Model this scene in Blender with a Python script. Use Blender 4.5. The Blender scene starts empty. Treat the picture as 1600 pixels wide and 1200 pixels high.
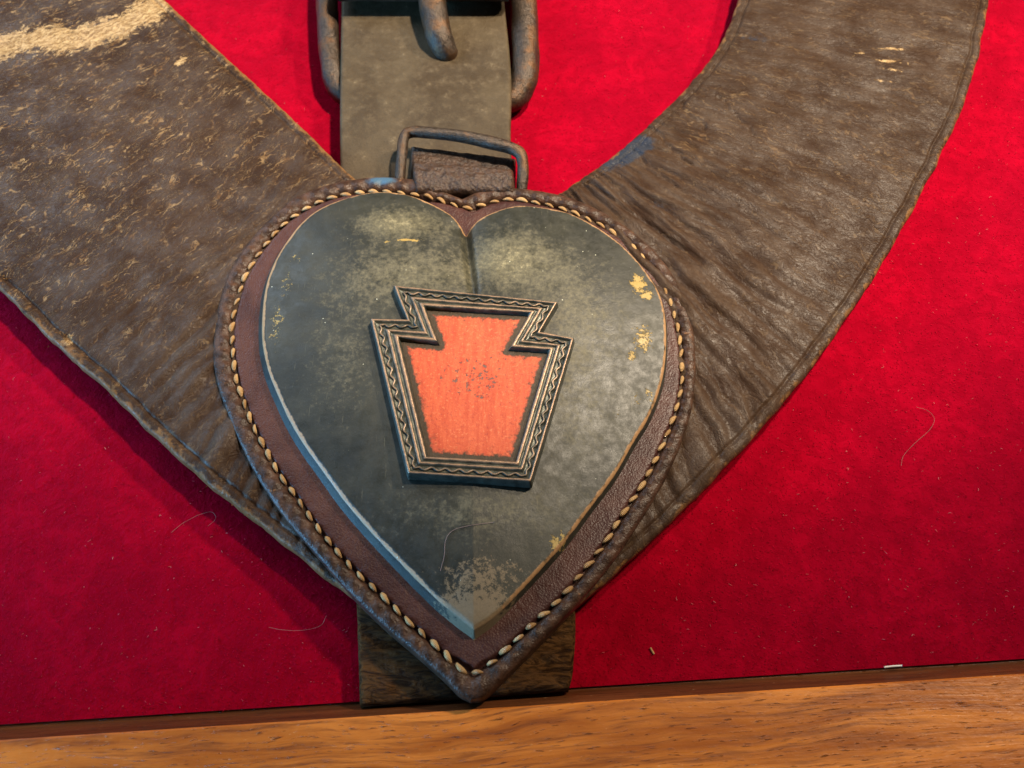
import bpy, math, random
import numpy as np
from mathutils import Vector, Matrix

random.seed(7)
RNG = np.random.default_rng(11)
MM = 0.001
S = bpy.context.scene
COL = S.collection

# ------------------------------------------------------------------ camera
FPX, TILT = 1537.0, math.radians(28.0)
DIST = 230.0                                   # mm from the lens to the velvet along the axis
CAM = np.array([0.0, -DIST * math.sin(TILT), DIST * math.cos(TILT)])
cd = bpy.data.cameras.new('camera')
cam = bpy.data.objects.new('camera', cd)
COL.objects.link(cam)
cam.location = CAM * MM
cam.rotation_euler = (TILT, 0, 0)
cd.sensor_fit = 'HORIZONTAL'
cd.sensor_width = 36.0
cd.lens = 36.0 * FPX / 1600.0
cd.clip_start = 0.005
cd.clip_end = 20.0
cd.dof.use_dof = True
cd.dof.focus_distance = 0.212
cd.dof.aperture_fstop = 28.0
S.camera = cam

# ------------------------------------------------------------------ world and lamps
w = bpy.data.worlds.new('World')
S.world = w
w.use_nodes = True
bg = w.node_tree.nodes['Background']
bg.inputs['Color'].default_value = (0.80, 0.78, 0.76, 1)
bg.inputs['Strength'].default_value = 0.055


def lamp(name, loc, target, energy, color, size, size_y=None):
    ld = bpy.data.lights.new(name, 'AREA')
    ld.energy = energy
    ld.color = color
    ld.shape = 'RECTANGLE' if size_y else 'DISK'
    ld.size = size
    if size_y:
        ld.size_y = size_y
    o = bpy.data.objects.new(name, ld)
    COL.objects.link(o)
    o.location = loc
    d = Vector(target) - Vector(loc)
    o.rotation_euler = d.to_track_quat('-Z', 'Y').to_euler()
    return o


lamp('ceiling_lamp', (0.50, 0.30, 0.58), (0.02, 0.02, 0), 5.6, (1.0, 0.82, 0.60), 0.055)
lamp('window_light', (-0.46, 0.42, 0.42), (-0.06, 0.02, 0), 3.0, (0.66, 0.82, 1.0), 0.34, 0.30)
lamp('window_light', (-0.60, -0.18, 0.085), (-0.02, -0.01, 0), 8.0, (0.20, 0.56, 1.0), 0.34, 0.13)
sl_ = bpy.data.lights.new('ceiling_spot', 'SPOT')       # display spot; the foot of the panel lies outside its beam
sl_.energy = 64.0
sl_.color = (1.0, 0.84, 0.64)
sl_.shadow_soft_size = 0.028
sl_.spot_size = math.radians(35.0)
sl_.spot_blend = 0.5
so_ = bpy.data.objects.new('ceiling_spot', sl_)
COL.objects.link(so_)
so_.location = (0.30, 0.26, 0.78)
so_.rotation_euler = (Vector((0.03, 0.20, 0)) - Vector((0.30, 0.26, 0.78))).to_track_quat('-Z', 'Y').to_euler()

S.view_settings.view_transform = 'Standard'
S.view_settings.look = 'None'
S.view_settings.exposure = 0.0
S.view_settings.gamma = 1.0
S.view_settings.use_curve_mapping = False
S.render.engine = 'CYCLES'


# ------------------------------------------------------------------ geometry helpers (all lengths in mm)
def P(px, py, z=0.0):
    """photograph pixel seen at height z above the velvet -> point in mm"""
    u = (np.asarray(px, float) - 800.0) / FPX
    v = -(np.asarray(py, float) - 600.0) / FPX
    c, s = math.cos(TILT), math.sin(TILT)
    dx, dy, dz = u, v * c + s, v * s - c
    t = (np.asarray(z, float) - CAM[2]) / dz
    return np.stack([CAM[0] + dx * t, CAM[1] + dy * t, np.zeros_like(t) + z], -1)


def PP(pts, z=0.0):
    a = np.array(pts, float)
    return P(a[:, 0], a[:, 1], z)


def catmull(pts, n=16, closed=False):
    p = np.array(pts, float)
    if closed:
        q = np.vstack([p[-1], p, p[0], p[1]])
    else:
        q = np.vstack([2 * p[0] - p[1], p, 2 * p[-1] - p[-2]])
    out = []
    for i in range(len(q) - 3):
        a, b, c, d = q[i:i + 4]
        t = np.linspace(0, 1, n, endpoint=False)[:, None]
        out.append(0.5 * (2 * b + (c - a) * t + (2 * a - 5 * b + 4 * c - d) * t ** 2 + (3 * b - a - 3 * c + d) * t ** 3))
    if not closed:
        out.append(p[-1:])
    return np.vstack(out)


def resample(pts, n, closed=False):
    p = np.array(pts, float)
    if closed:
        p = np.vstack([p, p[:1]])
    L = np.concatenate([[0], np.cumsum(np.linalg.norm(np.diff(p, axis=0), axis=1))])
    t = np.linspace(0, L[-1], n, endpoint=not closed)
    return np.stack([np.interp(t, L, p[:, k]) for k in range(p.shape[1])], -1)


def length(p):
    return float(np.linalg.norm(np.diff(np.array(p, float), axis=0), axis=1).sum())


_H = RNG.random((256, 256)) * 2 - 1
_ANG = RNG.random((256, 256)) * 2 * np.pi


def noise(x, y, seed=0):
    """2D gradient noise, about -1..1"""
    x = np.asarray(x, float) + seed * 17.31
    y = np.asarray(y, float) + seed * 9.77
    xi, yi = np.floor(x).astype(int), np.floor(y).astype(int)
    xf, yf = x - xi, y - yi
    u, v = xf ** 3 * (xf * (xf * 6 - 15) + 10), yf ** 3 * (yf * (yf * 6 - 15) + 10)

    def g(i, j):
        a = _ANG[(xi + i) % 256, (yi + j) % 256]
        return np.cos(a) * (xf - i) + np.sin(a) * (yf - j)
    a = g(0, 0) * (1 - u) + g(1, 0) * u
    b = g(0, 1) * (1 - u) + g(1, 1) * u
    return 1.5 * (a * (1 - v) + b * v)


def fbm(x, y, o=4, seed=0):
    r, amp = 0, 1.0
    for k in range(o):
        r = r + amp * noise(x * 2 ** k, y * 2 ** k, seed + k)
        amp *= 0.5
    return r / 1.6


def sstep(a, b, x):
    t = np.clip((x - a) / (b - a), 0, 1)
    return t * t * (3 - 2 * t)


def dist_poly(p, poly, closed=True, arg=False):
    """distance of 2D points p to a polyline"""
    q = np.array(poly, float)[:, :2]
    if closed:
        q = np.vstack([q, q[:1]])
    a, b = q[:-1], q[1:]
    ab = b - a
    l2 = (ab ** 2).sum(1) + 1e-12
    out = np.empty(len(p))
    idx = np.empty(len(p))
    for s in range(0, len(p), 4000):
        pp = p[s:s + 4000, None, :2]
        t = np.clip(((pp - a) * ab).sum(2) / l2, 0, 1)
        d = np.linalg.norm(pp - a - t[..., None] * ab, axis=2)
        k = d.argmin(1)
        out[s:s + 4000] = d[np.arange(len(k)), k]
        idx[s:s + 4000] = k + t[np.arange(len(k)), k]
    return (out, idx) if arg else out


def mesh(name, verts, faces, mat=None, smooth=True, attrs=None, uv=None):
    me = bpy.data.meshes.new(name)
    v = np.asarray(verts, float) * MM
    me.from_pydata(v.tolist(), [], [tuple(int(i) for i in f) for f in faces])
    if smooth:
        me.polygons.foreach_set('use_smooth', np.ones(len(me.polygons), bool))
    for k, a in (attrs or {}).items():
        at = me.attributes.new(k, 'FLOAT', 'POINT')
        at.data.foreach_set('value', np.asarray(a, np.float32))
    if uv is not None:
        at = me.attributes.new('strip', 'FLOAT_VECTOR', 'POINT')
        u3 = np.zeros((len(v), 3), np.float32)
        u3[:, :2] = uv
        at.data.foreach_set('vector', u3.ravel())
    if mat:
        me.materials.append(mat)
    me.update()
    return me


def thing(name, base, label, cat, group=None):
    o = bpy.data.objects.new(name, None)
    o.empty_display_size = 0.01
    COL.objects.link(o)
    o.location = np.array(base, float) * MM
    o['label'] = label
    o['category'] = cat
    if group:
        o['group'] = group
    return o


def add(name, me, parent=None, loc=None):
    """link a mesh whose vertices are written in scene coordinates; children keep them"""
    o = bpy.data.objects.new(name, me)
    COL.objects.link(o)
    if parent is not None:
        o.parent = parent
        wp = Vector((0, 0, 0))
        q = parent
        while q is not None:
            wp += q.location
            q = q.parent
        o.location = (Vector(loc) * MM if loc is not None else Vector((0, 0, 0))) - wp
    elif loc is not None:
        o.location = Vector(loc) * MM
    return o


def grid_faces(nr, nc, wrap=False, off=0):
    r, c = np.meshgrid(np.arange(nr - 1), np.arange(nc if wrap else nc - 1), indexing='ij')
    c2 = (c + 1) % nc
    return np.stack([off + r * nc + c, off + r * nc + c2, off + (r + 1) * nc + c2, off + (r + 1) * nc + c], -1).reshape(-1, 4)


def tube(path, rad, seg=14, caps=True, wob=0.0, closed=False, squash=None):
    """swept tube; path Nx3, rad scalar or N"""
    p = np.array(path, float)
    n = len(p)
    rad = np.zeros(n) + rad
    if closed:
        tg = np.roll(p, -1, 0) - np.roll(p, 1, 0)
    else:
        tg = np.gradient(p, axis=0)
    tg /= np.linalg.norm(tg, axis=1)[:, None] + 1e-12
    up = np.array([0, 0, 1.0])
    sd = np.cross(tg, up)
    bad = np.linalg.norm(sd, axis=1) < 0.05
    sd[bad] = np.array([1.0, 0, 0])
    sd /= np.linalg.norm(sd, axis=1)[:, None]
    nn = np.cross(sd, tg)
    a = np.linspace(0, 2 * np.pi, seg, endpoint=False)
    v = []
    for i in range(n):
        r = rad[i] * (1 + wob * noise(np.cos(a) * 1.3 + i * 0.12, np.sin(a) * 1.3 + i * 0.05, 3))
        sx = 1.0 if squash is None else squash
        v.append(p[i] + np.outer(np.cos(a) * r, sd[i]) + np.outer(np.sin(a) * r * sx, nn[i]))
    v = np.vstack(v)
    f = []
    r_, c_ = (n if closed else n - 1), seg
    for i in range(r_):
        for j in range(c_):
            f.append((i * seg + j, i * seg + (j + 1) % seg, ((i + 1) % n) * seg + (j + 1) % seg, ((i + 1) % n) * seg + j))
    if caps and not closed:
        f.append(tuple(range(seg)))
        f.append(tuple(range((n - 1) * seg, n * seg))[::-1])
    return v, f


# ------------------------------------------------------------------ material helpers
class Mat:
    def __init__(self, name):
        self.m = bpy.data.materials.new(name)
        self.m.use_nodes = True
        self.t = self.m.node_tree
        self.b = self.t.nodes['Principled BSDF']
        tc = self.n('ShaderNodeTexCoord')
        self.co = self.vmul(tc.outputs['Object'], 1000.0)       # object coordinates in mm

    def n(self, kind, **kw):
        x = self.t.nodes.new(kind)
        for k, v in kw.items():
            setattr(x, k, v)
        return x

    def put(self, sock, v):
        if isinstance(v, bpy.types.NodeSocket):
            self.t.links.new(v, sock)
        elif isinstance(v, (tuple, list)):
            sock.default_value = tuple(v) if len(v) == len(sock.default_value) else tuple(v) + (1.0,)
        else:
            sock.default_value = v

    def math(self, op, a, b=0.0, clamp=False):
        x = self.n('ShaderNodeMath', operation=op, use_clamp=clamp)
        self.put(x.inputs[0], a)
        self.put(x.inputs[1], b)
        return x.outputs[0]

    def vmul(self, v, s):
        x = self.n('ShaderNodeVectorMath', operation='MULTIPLY')
        self.put(x.inputs[0], v)
        x.inputs[1].default_value = (s, s, s) if not isinstance(s, (tuple, list)) else s
        return x.outputs[0]

    def vadd(self, a, b):
        x = self.n('ShaderNodeVectorMath', operation='ADD')
        self.put(x.inputs[0], a)
        self.put(x.inputs[1], b)
        return x.outputs[0]

    def noise(self, scale, detail=4, rough=0.6, co=None, dist=0.0, color=False):
        x = self.n('ShaderNodeTexNoise')
        self.put(x.inputs['Vector'], co if co is not None else self.co)
        x.inputs['Scale'].default_value = scale
        x.inputs['Detail'].default_value = detail
        x.inputs['Roughness'].default_value = rough
        x.inputs['Distortion'].default_value = dist
        return x.outputs['Color' if color else 'Fac']

    def voro(self, scale, co=None, feature='F1', rand=1.0):
        x = self.n('ShaderNodeTexVoronoi', feature=feature)
        self.put(x.inputs['Vector'], co if co is not None else self.co)
        x.inputs['Scale'].default_value = scale
        x.inputs['Randomness'].default_value = rand
        return x.outputs['Distance']

    def ramp(self, v, a, b, lo=0.0, hi=1.0):
        x = self.n('ShaderNodeMapRange', interpolation_type='SMOOTHSTEP')
        self.put(x.inputs['Value'], v)
        x.inputs['From Min'].default_value = a
        x.inputs['From Max'].default_value = b
        x.inputs['To Min'].default_value = lo
        x.inputs['To Max'].default_value = hi
        return x.outputs['Result']

    def mix(self, f, a, b):
        x = self.n('ShaderNodeMix', data_type='RGBA')
        self.put(x.inputs[0], f)
        self.put(x.inputs[6], a)
        self.put(x.inputs[7], b)
        return x.outputs[2]

    def attr(self, name, vec=False):
        x = self.n('ShaderNodeAttribute', attribute_name=name)
        return x.outputs['Vector' if vec else 'Fac']

    def bump(self, h, dist_mm, strength=1.0, prev=None):
        x = self.n('ShaderNodeBump')
        x.inputs['Strength'].default_value = strength
        x.inputs['Distance'].default_value = dist_mm * MM
        self.put(x.inputs['Height'], h)
        if prev is not None:
            self.put(x.inputs['Normal'], prev)
        return x.outputs['Normal']

    def out(self, color=None, rough=None, normal=None, **kw):
        if color is not None:
            self.put(self.b.inputs['Base Color'], color)
        if rough is not None:
            self.put(self.b.inputs['Roughness'], rough)
        if normal is not None:
            self.put(self.b.inputs['Normal'], normal)
        for k, v in kw.items():
            self.put(self.b.inputs[k.replace('_', ' ')], v)
        return self.m


def M_velvet():
    m = Mat('velvet')
    big = m.noise(0.05, 3, 0.5)
    fine = m.noise(1.1, 5, 0.75)
    mid = m.noise(0.28, 4, 0.6, dist=0.6)
    c = m.mix(m.ramp(mid, 0.35, 0.65), (0.23, 0.0003, 0.007), (0.31, 0.0006, 0.011))
    c = m.mix(m.ramp(fine, 0.50, 0.78, 0, 0.6), c, (0.40, 0.0025, 0.022))
    c = m.mix(m.ramp(big, 0.38, 0.62, 0, 0.5), c, (0.17, 0.0003, 0.006))
    h = m.math('ADD', m.math('MULTIPLY', fine, 0.7), mid)
    m.out(c, 0.95, m.bump(h, 0.55, 0.7), Sheen_Weight=0.9, Sheen_Roughness=0.5, Sheen_Tint=(1.0, 0.035, 0.14), Specular_IOR_Level=0.0)
    return m.m


def M_pile():
    m = Mat('velvet_pile')
    r = m.n('ShaderNodeNewGeometry').outputs['Random Per Island']
    c = m.mix(m.ramp(r, 0.0, 1.0), (0.20, 0.0004, 0.007), (0.42, 0.002, 0.02))
    c = m.mix(m.ramp(r, 0.975, 0.99), c, (0.42, 0.07, 0.08))
    m.out(c, 0.9, Specular_IOR_Level=0.05)
    return m.m


def M_collar():
    m = Mat('cracked_leather')
    st = m.attr('strip', True)                       # x: mm across the band, y: mm along it
    wear = m.attr('wear')
    edge = m.attr('edge')
    blue = m.attr('blue')
    bare = m.attr('bare')
    warp = m.noise(0.25, 3, 0.6, color=True)
    stw = m.vadd(st, m.vmul(m.vadd(warp, (-0.5, -0.5, -0.5)), 5.0))
    lo = m.noise(0.05, 4, 0.6)
    hi = m.noise(0.9, 5, 0.7)
    c = m.mix(m.ramp(lo, 0.36, 0.66), (0.030, 0.0150, 0.0085), (0.042, 0.0225, 0.0130))
    c = m.mix(m.ramp(m.noise(0.10, 4, 0.6), 0.46, 0.74, 0, 0.5), c, (0.052, 0.0320, 0.0200))
    c = m.mix(m.ramp(m.noise(2.2, 3, 0.6), 0.50, 0.72, 0, 0.3), c, (0.018, 0.0098, 0.0060))
    c = m.mix(m.math('MULTIPLY', m.attr('ridge'), m.ramp(hi, 0.3, 0.65, 0.2, 0.7)), c, (0.068, 0.043, 0.028))
    # fine grain creases running across the band
    v1 = m.voro(1.0, m.vmul(stw, (0.13, 0.85, 0.0)), 'DISTANCE_TO_EDGE')
    v2 = m.voro(1.0, m.vmul(stw, (0.42, 1.25, 0.0)), 'DISTANCE_TO_EDGE')
    r1 = m.math('ABSOLUTE', m.math('SUBTRACT', m.noise(1.0, 3, 0.55, m.vmul(stw, (0.035, 0.33, 0.0))), 0.5))
    r2 = m.math('ABSOLUTE', m.math('SUBTRACT', m.noise(1.0, 4, 0.6, m.vmul(stw, (0.10, 1.05, 3.0))), 0.5))
    patch = m.noise(0.12, 4, 0.65)
    patch2 = m.noise(1.0, 3, 0.6, m.vmul(stw, (0.13, 0.55, 1.0)))
    th = m.math('MULTIPLY', wear, m.ramp(patch, 0.32, 0.56))
    l1 = m.math('MULTIPLY', m.ramp(v1, 0.01, 0.075, 1, 0), m.math('MULTIPLY', th, m.ramp(patch2, 0.46, 0.60)))
    l2 = m.math('MULTIPLY', m.ramp(r2, 0.002, 0.015, 1, 0), m.math('MULTIPLY', th, m.ramp(patch2, 0.54, 0.42)))
    l3 = m.math('MULTIPLY', m.ramp(r1, 0.001, 0.008, 1, 0), m.math('MULTIPLY', wear, m.ramp(patch2, 0.44, 0.58)))
    spot = m.math('MULTIPLY', m.ramp(m.noise(0.5, 5, 0.7, m.vmul(stw, (0.4, 1.3, 1.0))), 0.69, 0.74), wear)
    lines = m.math('MAXIMUM', m.math('MAXIMUM', l1, l2), m.math('MAXIMUM', m.math('MULTIPLY', spot, 0.8), l3), True)
    tan = m.mix(m.ramp(m.noise(0.5, 3, 0.6), 0.35, 0.65), (0.13, 0.065, 0.024), (0.30, 0.20, 0.10))
    dk = m.math('MULTIPLY', m.ramp(r1, 0.0, 0.012, 1, 0), m.ramp(patch2, 0.52, 0.40))
    c = m.mix(m.math('MULTIPLY', dk, 0.35), c, (0.010, 0.007, 0.006))
    c = m.mix(lines, c, tan)
    # blue dye, bare tan stripes, worn edges
    c = m.mix(m.ramp(m.math('ADD', blue, m.math('MULTIPLY', m.noise(0.6, 5, 0.7), 0.95)), 0.84, 1.10, 0, 0.7), c, (0.018, 0.034, 0.060))
    bm_ = m.math('ADD', bare, m.math('MULTIPLY', m.math('SUBTRACT', m.noise(0.42, 7, 0.78, m.vmul(stw, (0.5, 1.2, 1.0))), 0.5), 2.6))
    c = m.mix(m.ramp(bm_, 0.46, 0.60), c, m.mix(m.ramp(m.noise(1.0, 4, 0.7, m.vmul(stw, (0.5, 1.4, 1.0))), 0.35, 0.65), (0.17, 0.095, 0.036), (0.46, 0.32, 0.16)))
    em = m.math('ADD', edge, m.math('MULTIPLY', m.math('SUBTRACT', m.noise(0.30, 5, 0.7), 0.5), 2.6))
    c = m.mix(m.ramp(em, 0.58, 0.98, 0, 0.9), c, m.mix(hi, (0.085, 0.036, 0.012), (0.27, 0.14, 0.05)))
    g = m.voro(1.0, m.vmul(st, (1.9, 2.6, 0.0)))
    h = m.math('ADD', m.math('MULTIPLY', m.ramp(v1, 0, 0.14), 0.30), m.math('MULTIPLY', m.ramp(v2, 0, 0.2), 0.10))
    h = m.math('ADD', h, m.math('MULTIPLY', m.ramp(r1, 0, 0.03), 0.32))
    h = m.math('ADD', h, m.math('MULTIPLY', m.ramp(r2, 0, 0.03), 0.28))
    h = m.math('ADD', h, m.math('ADD', m.math('MULTIPLY', hi, 0.12), m.math('MULTIPLY', g, -0.10)))
    nrm = m.bump(h, 0.16, 0.8)
    ro = m.ramp(m.noise(0.7, 4, 0.7), 0.3, 0.7, 0.38, 0.56)
    ro = m.math('ADD', ro, m.math('MULTIPLY', lines, 0.25))
    m.out(c, ro, nrm, Specular_IOR_Level=m.ramp(m.noise(0.10, 4, 0.6), 0.35, 0.65, 0.08, 0.25))
    return m.m


def M_patch():
    m = Mat('brown_heart_leather')
    rim = m.attr('rim')
    blue = m.attr('blue')
    n1 = m.noise(0.12, 4, 0.6)
    n2 = m.noise(1.3, 5, 0.7)
    c = m.mix(m.ramp(n1, 0.35, 0.65), (0.038, 0.0135, 0.012), (0.066, 0.026, 0.021))
    r = m.mix(m.ramp(m.noise(0.35, 5, 0.7), 0.36, 0.68), (0.026, 0.013, 0.008), (0.075, 0.038, 0.024))
    c = m.mix(rim, c, r)
    c = m.mix(m.ramp(n2, 0.55, 0.8, 0, 0.5), c, (0.10, 0.050, 0.038))
    c = m.mix(m.math('MULTIPLY', rim, m.ramp(m.noise(0.5, 5, 0.75), 0.62, 0.70, 0, 0.7)), c, (0.26, 0.13, 0.06))
    c = m.mix(m.ramp(m.math('ADD', blue, m.math('MULTIPLY', n2, 0.4)), 0.5, 0.9, 0, 0.8), c, (0.05, 0.13, 0.22))
    g = m.voro(2.4)
    h = m.math('ADD', m.math('MULTIPLY', g, 0.6), m.math('MULTIPLY', n2, 0.5))
    h = m.math('ADD', h, m.math('MULTIPLY', m.math('MULTIPLY', m.noise(0.9, 4, 0.7), rim), 1.3))
    m.out(c, m.ramp(n2, 0.3, 0.7, 0.30, 0.5), m.bump(h, 0.13, 0.9), Specular_IOR_Level=0.24)
    return m.m


def M_plate():
    m = Mat('green_black_leather')
    wear = m.attr('wear')
    rim = m.attr('rim')
    tip = m.attr('tip')
    pat = m.attr('patina')
    n1 = m.noise(0.07, 5, 0.65)
    n2 = m.noise(0.35, 6, 0.72)
    n3 = m.noise(1.9, 5, 0.75)
    n4 = m.noise(0.9, 6, 0.8)
    c = m.mix(m.ramp(n1, 0.32, 0.68), (0.014, 0.0155, 0.0125), (0.032, 0.032, 0.023))
    n5 = m.noise(1.1, 4, 0.7)
    pm = m.math('ADD', pat, m.math('MULTIPLY', m.math('SUBTRACT', n2, 0.5), 1.3))
    pm = m.math('ADD', pm, m.math('MULTIPLY', m.math('SUBTRACT', n5, 0.5), 1.5))
    c = m.mix(m.ramp(pm, 0.20, 1.05, 0, 0.9), c, (0.125, 0.113, 0.070))
    c = m.mix(m.ramp(pm, 0.85, 1.45, 0, 0.75), c, (0.36, 0.32, 0.185))
    c = m.mix(m.ramp(n3, 0.60, 0.72, 0, 0.65), c, (0.010, 0.011, 0.009))
    scr = m.noise(1.0, 3, 0.6, m.vmul(m.co, (2.6, 0.16, 1.0)))
    c = m.mix(m.ramp(scr, 0.66, 0.74, 0, 0.30), c, (0.17, 0.155, 0.10))
    # scuffs through to raw leather
    wm = m.math('ADD', wear, m.math('MULTIPLY', m.math('SUBTRACT', n4, 0.5), 2.6))
    c = m.mix(m.ramp(wm, 0.62, 0.74), c, m.mix(n3, (0.20, 0.12, 0.025), (0.44, 0.32, 0.10)))
    rm = m.math('ADD', rim, m.math('MULTIPLY', m.math('SUBTRACT', n2, 0.5), 1.1))
    c = m.mix(m.ramp(rm, 0.72, 0.98), c, m.mix(n3, (0.22, 0.115, 0.05), (0.46, 0.28, 0.14)))
    tm = m.math('ADD', tip, m.math('MULTIPLY', m.math('SUBTRACT', n4, 0.5), 3.2))
    c = m.mix(m.ramp(tm, 0.52, 0.80, 0, 0.85), c, m.mix(n3, (0.11, 0.080, 0.048), (0.24, 0.185, 0.115)))
    lint = m.ramp(m.voro(0.42), 0.035, 0.06, 1, 0)
    c = m.mix(m.math('MULTIPLY', lint, m.ramp(m.noise(0.2, 2, 0.5), 0.52, 0.60)), c, (0.6, 0.62, 0.5))
    h = m.math('ADD', m.math('MULTIPLY', n3, 0.6), n4)
    h = m.math('SUBTRACT', h, m.math('MULTIPLY', m.ramp(wm, 0.62, 0.74), 0.8))
    m.out(c, m.ramp(n2, 0.3, 0.7, 0.34, 0.58), m.bump(h, 0.065, 0.8), Specular_IOR_Level=0.36)
    return m.m


def M_badge():
    m = Mat('oxidised_brass')
    worn = m.attr('worn')
    n1 = m.noise(0.5, 5, 0.7)
    n2 = m.noise(3.0, 4, 0.7)
    c = m.mix(m.ramp(n1, 0.35, 0.65), (0.035, 0.040, 0.034), (0.085, 0.088, 0.070))
    c = m.mix(m.ramp(m.noise(0.9, 4, 0.7), 0.62, 0.75, 0, 0.6), c, (0.07, 0.15, 0.12))
    wm = m.math('ADD', worn, m.math('MULTIPLY', m.math('SUBTRACT', n1, 0.5), 0.9))
    c = m.mix(m.ramp(wm, 0.45, 0.9, 0, 0.9), c, (0.30, 0.19, 0.12))
    m.out(c, m.ramp(n2, 0.3, 0.7, 0.28, 0.5), m.bump(m.math('ADD', n2, n1), 0.08, 0.7), Metallic=0.45, Specular_IOR_Level=0.5)
    return m.m


def M_inlay():
    m = Mat('red_paint')
    grime = m.attr('grime')
    chip = m.attr('chip')
    str_ = m.noise(1.0, 4, 0.65, m.vmul(m.co, (1.1, 0.14, 1.0)))
    n3 = m.noise(1.3, 4, 0.8)
    n2 = m.noise(0.8, 5, 0.7)
    c = m.mix(m.ramp(str_, 0.30, 0.70), (0.43, 0.052, 0.016), (0.54, 0.095, 0.032))
    c = m.mix(m.ramp(n3, 0.53, 0.68, 0, 0.7), c, (0.62, 0.20, 0.095))
    c = m.mix(m.ramp(n3, 0.32, 0.45, 0.8, 0), c, (0.30, 0.026, 0.010))
    c = m.mix(m.math('MULTIPLY', m.ramp(str_, 0.60, 0.66, 0, 0.5), m.ramp(n2, 0.5, 0.6)), c, (0.30, 0.030, 0.012))
    cm = m.math('ADD', chip, m.math('MULTIPLY', m.math('SUBTRACT', m.noise(0.75, 4, 0.75), 0.5), 2.6))
    c = m.mix(m.ramp(cm, 0.80, 0.88, 0, 0.85), c, (0.085, 0.078, 0.068))
    gm = m.math('ADD', grime, m.math('MULTIPLY', m.math('SUBTRACT', n2, 0.5), 1.6))
    c = m.mix(m.ramp(gm, 0.20, 0.70), c, (0.040, 0.024, 0.010))
    m.out(c, m.ramp(n3, 0.3, 0.7, 0.4, 0.7), m.bump(m.math('SUBTRACT', n3, m.math('MULTIPLY', m.ramp(cm, 0.80, 0.88), 0.8)), 0.16, 0.9), Specular_IOR_Level=0.35)
    return m.m


def M_thread():
    m = Mat('waxed_thread')
    oi = m.n('ShaderNodeObjectInfo').outputs['Random']
    c = m.mix(oi, (0.40, 0.225, 0.085), (0.60, 0.385, 0.170))
    c = m.mix(m.ramp(m.noise(1.2, 4, 0.7), 0.45, 0.7, 0, 0.6), c, (0.20, 0.10, 0.04))
    wv = m.n('ShaderNodeTexWave')
    m.put(wv.inputs['Vector'], m.co)
    wv.inputs['Scale'].default_value = 1.1
    wv.inputs['Distortion'].default_value = 1.0
    m.out(c, 0.55, m.bump(wv.outputs['Fac'], 0.22, 0.8))
    return m.m


def M_strap():
    m = Mat('olive_strap_leather')
    n1 = m.noise(0.06, 4, 0.6)
    n2 = m.noise(0.32, 6, 0.75)
    n3 = m.noise(1.8, 5, 0.75)
    low = m.attr('low')
    c = m.mix(m.ramp(n1, 0.35, 0.65), (0.042, 0.027, 0.013), (0.068, 0.049, 0.027))
    c = m.mix(m.ramp(n2, 0.42, 0.72, 0, 0.6), c, (0.115, 0.086, 0.052))
    c = m.mix(m.ramp(n3, 0.54, 0.72, 0, 0.6), c, (0.034, 0.023, 0.013))
    c = m.mix(m.math('MULTIPLY', m.ramp(n2, 0.58, 0.72, 0, 0.8), m.ramp(n3, 0.45, 0.6)), c, (0.20, 0.16, 0.10))
    # wrinkled brown lower end
    wr = m.noise(1.0, 5, 0.7, m.vmul(m.co, (0.16, 0.50, 1.0)), 2.2)
    lc = m.mix(m.ramp(wr, 0.38, 0.62), (0.022, 0.009, 0.003), (0.105, 0.048, 0.015))
    lc = m.mix(m.ramp(n2, 0.5, 0.7, 0, 0.6), lc, (0.034, 0.020, 0.009))
    c = m.mix(low, c, lc)
    h = m.math('ADD', m.math('MULTIPLY', n3, 0.5), n2)
    h = m.math('ADD', h, m.math('MULTIPLY', m.math('MULTIPLY', wr, low), 3.0))
    m.out(c, m.ramp(n2, 0.3, 0.7, 0.46, 0.66), m.bump(h, 0.30, 0.9), Specular_IOR_Level=m.ramp(low, 0, 1, 0.2, 0.06))
    return m.m


def M_dark():
    m = Mat('dark_leather')
    n2 = m.noise(0.5, 6, 0.75)
    n3 = m.noise(1.8, 5, 0.75)
    c = m.mix(m.ramp(n2, 0.35, 0.7), (0.030, 0.017, 0.011), (0.080, 0.046, 0.031))
    c = m.mix(m.ramp(n3, 0.62, 0.72, 0, 0.6), c, (0.24, 0.15, 0.09))
    m.out(c, 0.36, m.bump(m.math('ADD', n3, m.voro(1.1)), 0.25, 0.9), Specular_IOR_Level=0.3)
    return m.m


def M_iron():
    m = Mat('rusty_iron')
    n1 = m.noise(0.16, 5, 0.7)
    n3 = m.noise(1.3, 5, 0.75)
    c = m.mix(m.ramp(n3, 0.35, 0.7), (0.034, 0.025, 0.019), (0.085, 0.064, 0.050))
    c = m.mix(m.ramp(n1, 0.46, 0.62, 0, 0.85), c, m.mix(n3, (0.060, 0.028, 0.012), (0.16, 0.080, 0.034)))
    m.out(c, m.ramp(n3, 0.3, 0.7, 0.30, 0.52), m.bump(m.math('ADD', n3, m.noise(0.5, 4, 0.6)), 0.30, 0.8), Metallic=0.6)
    return m.m


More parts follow.
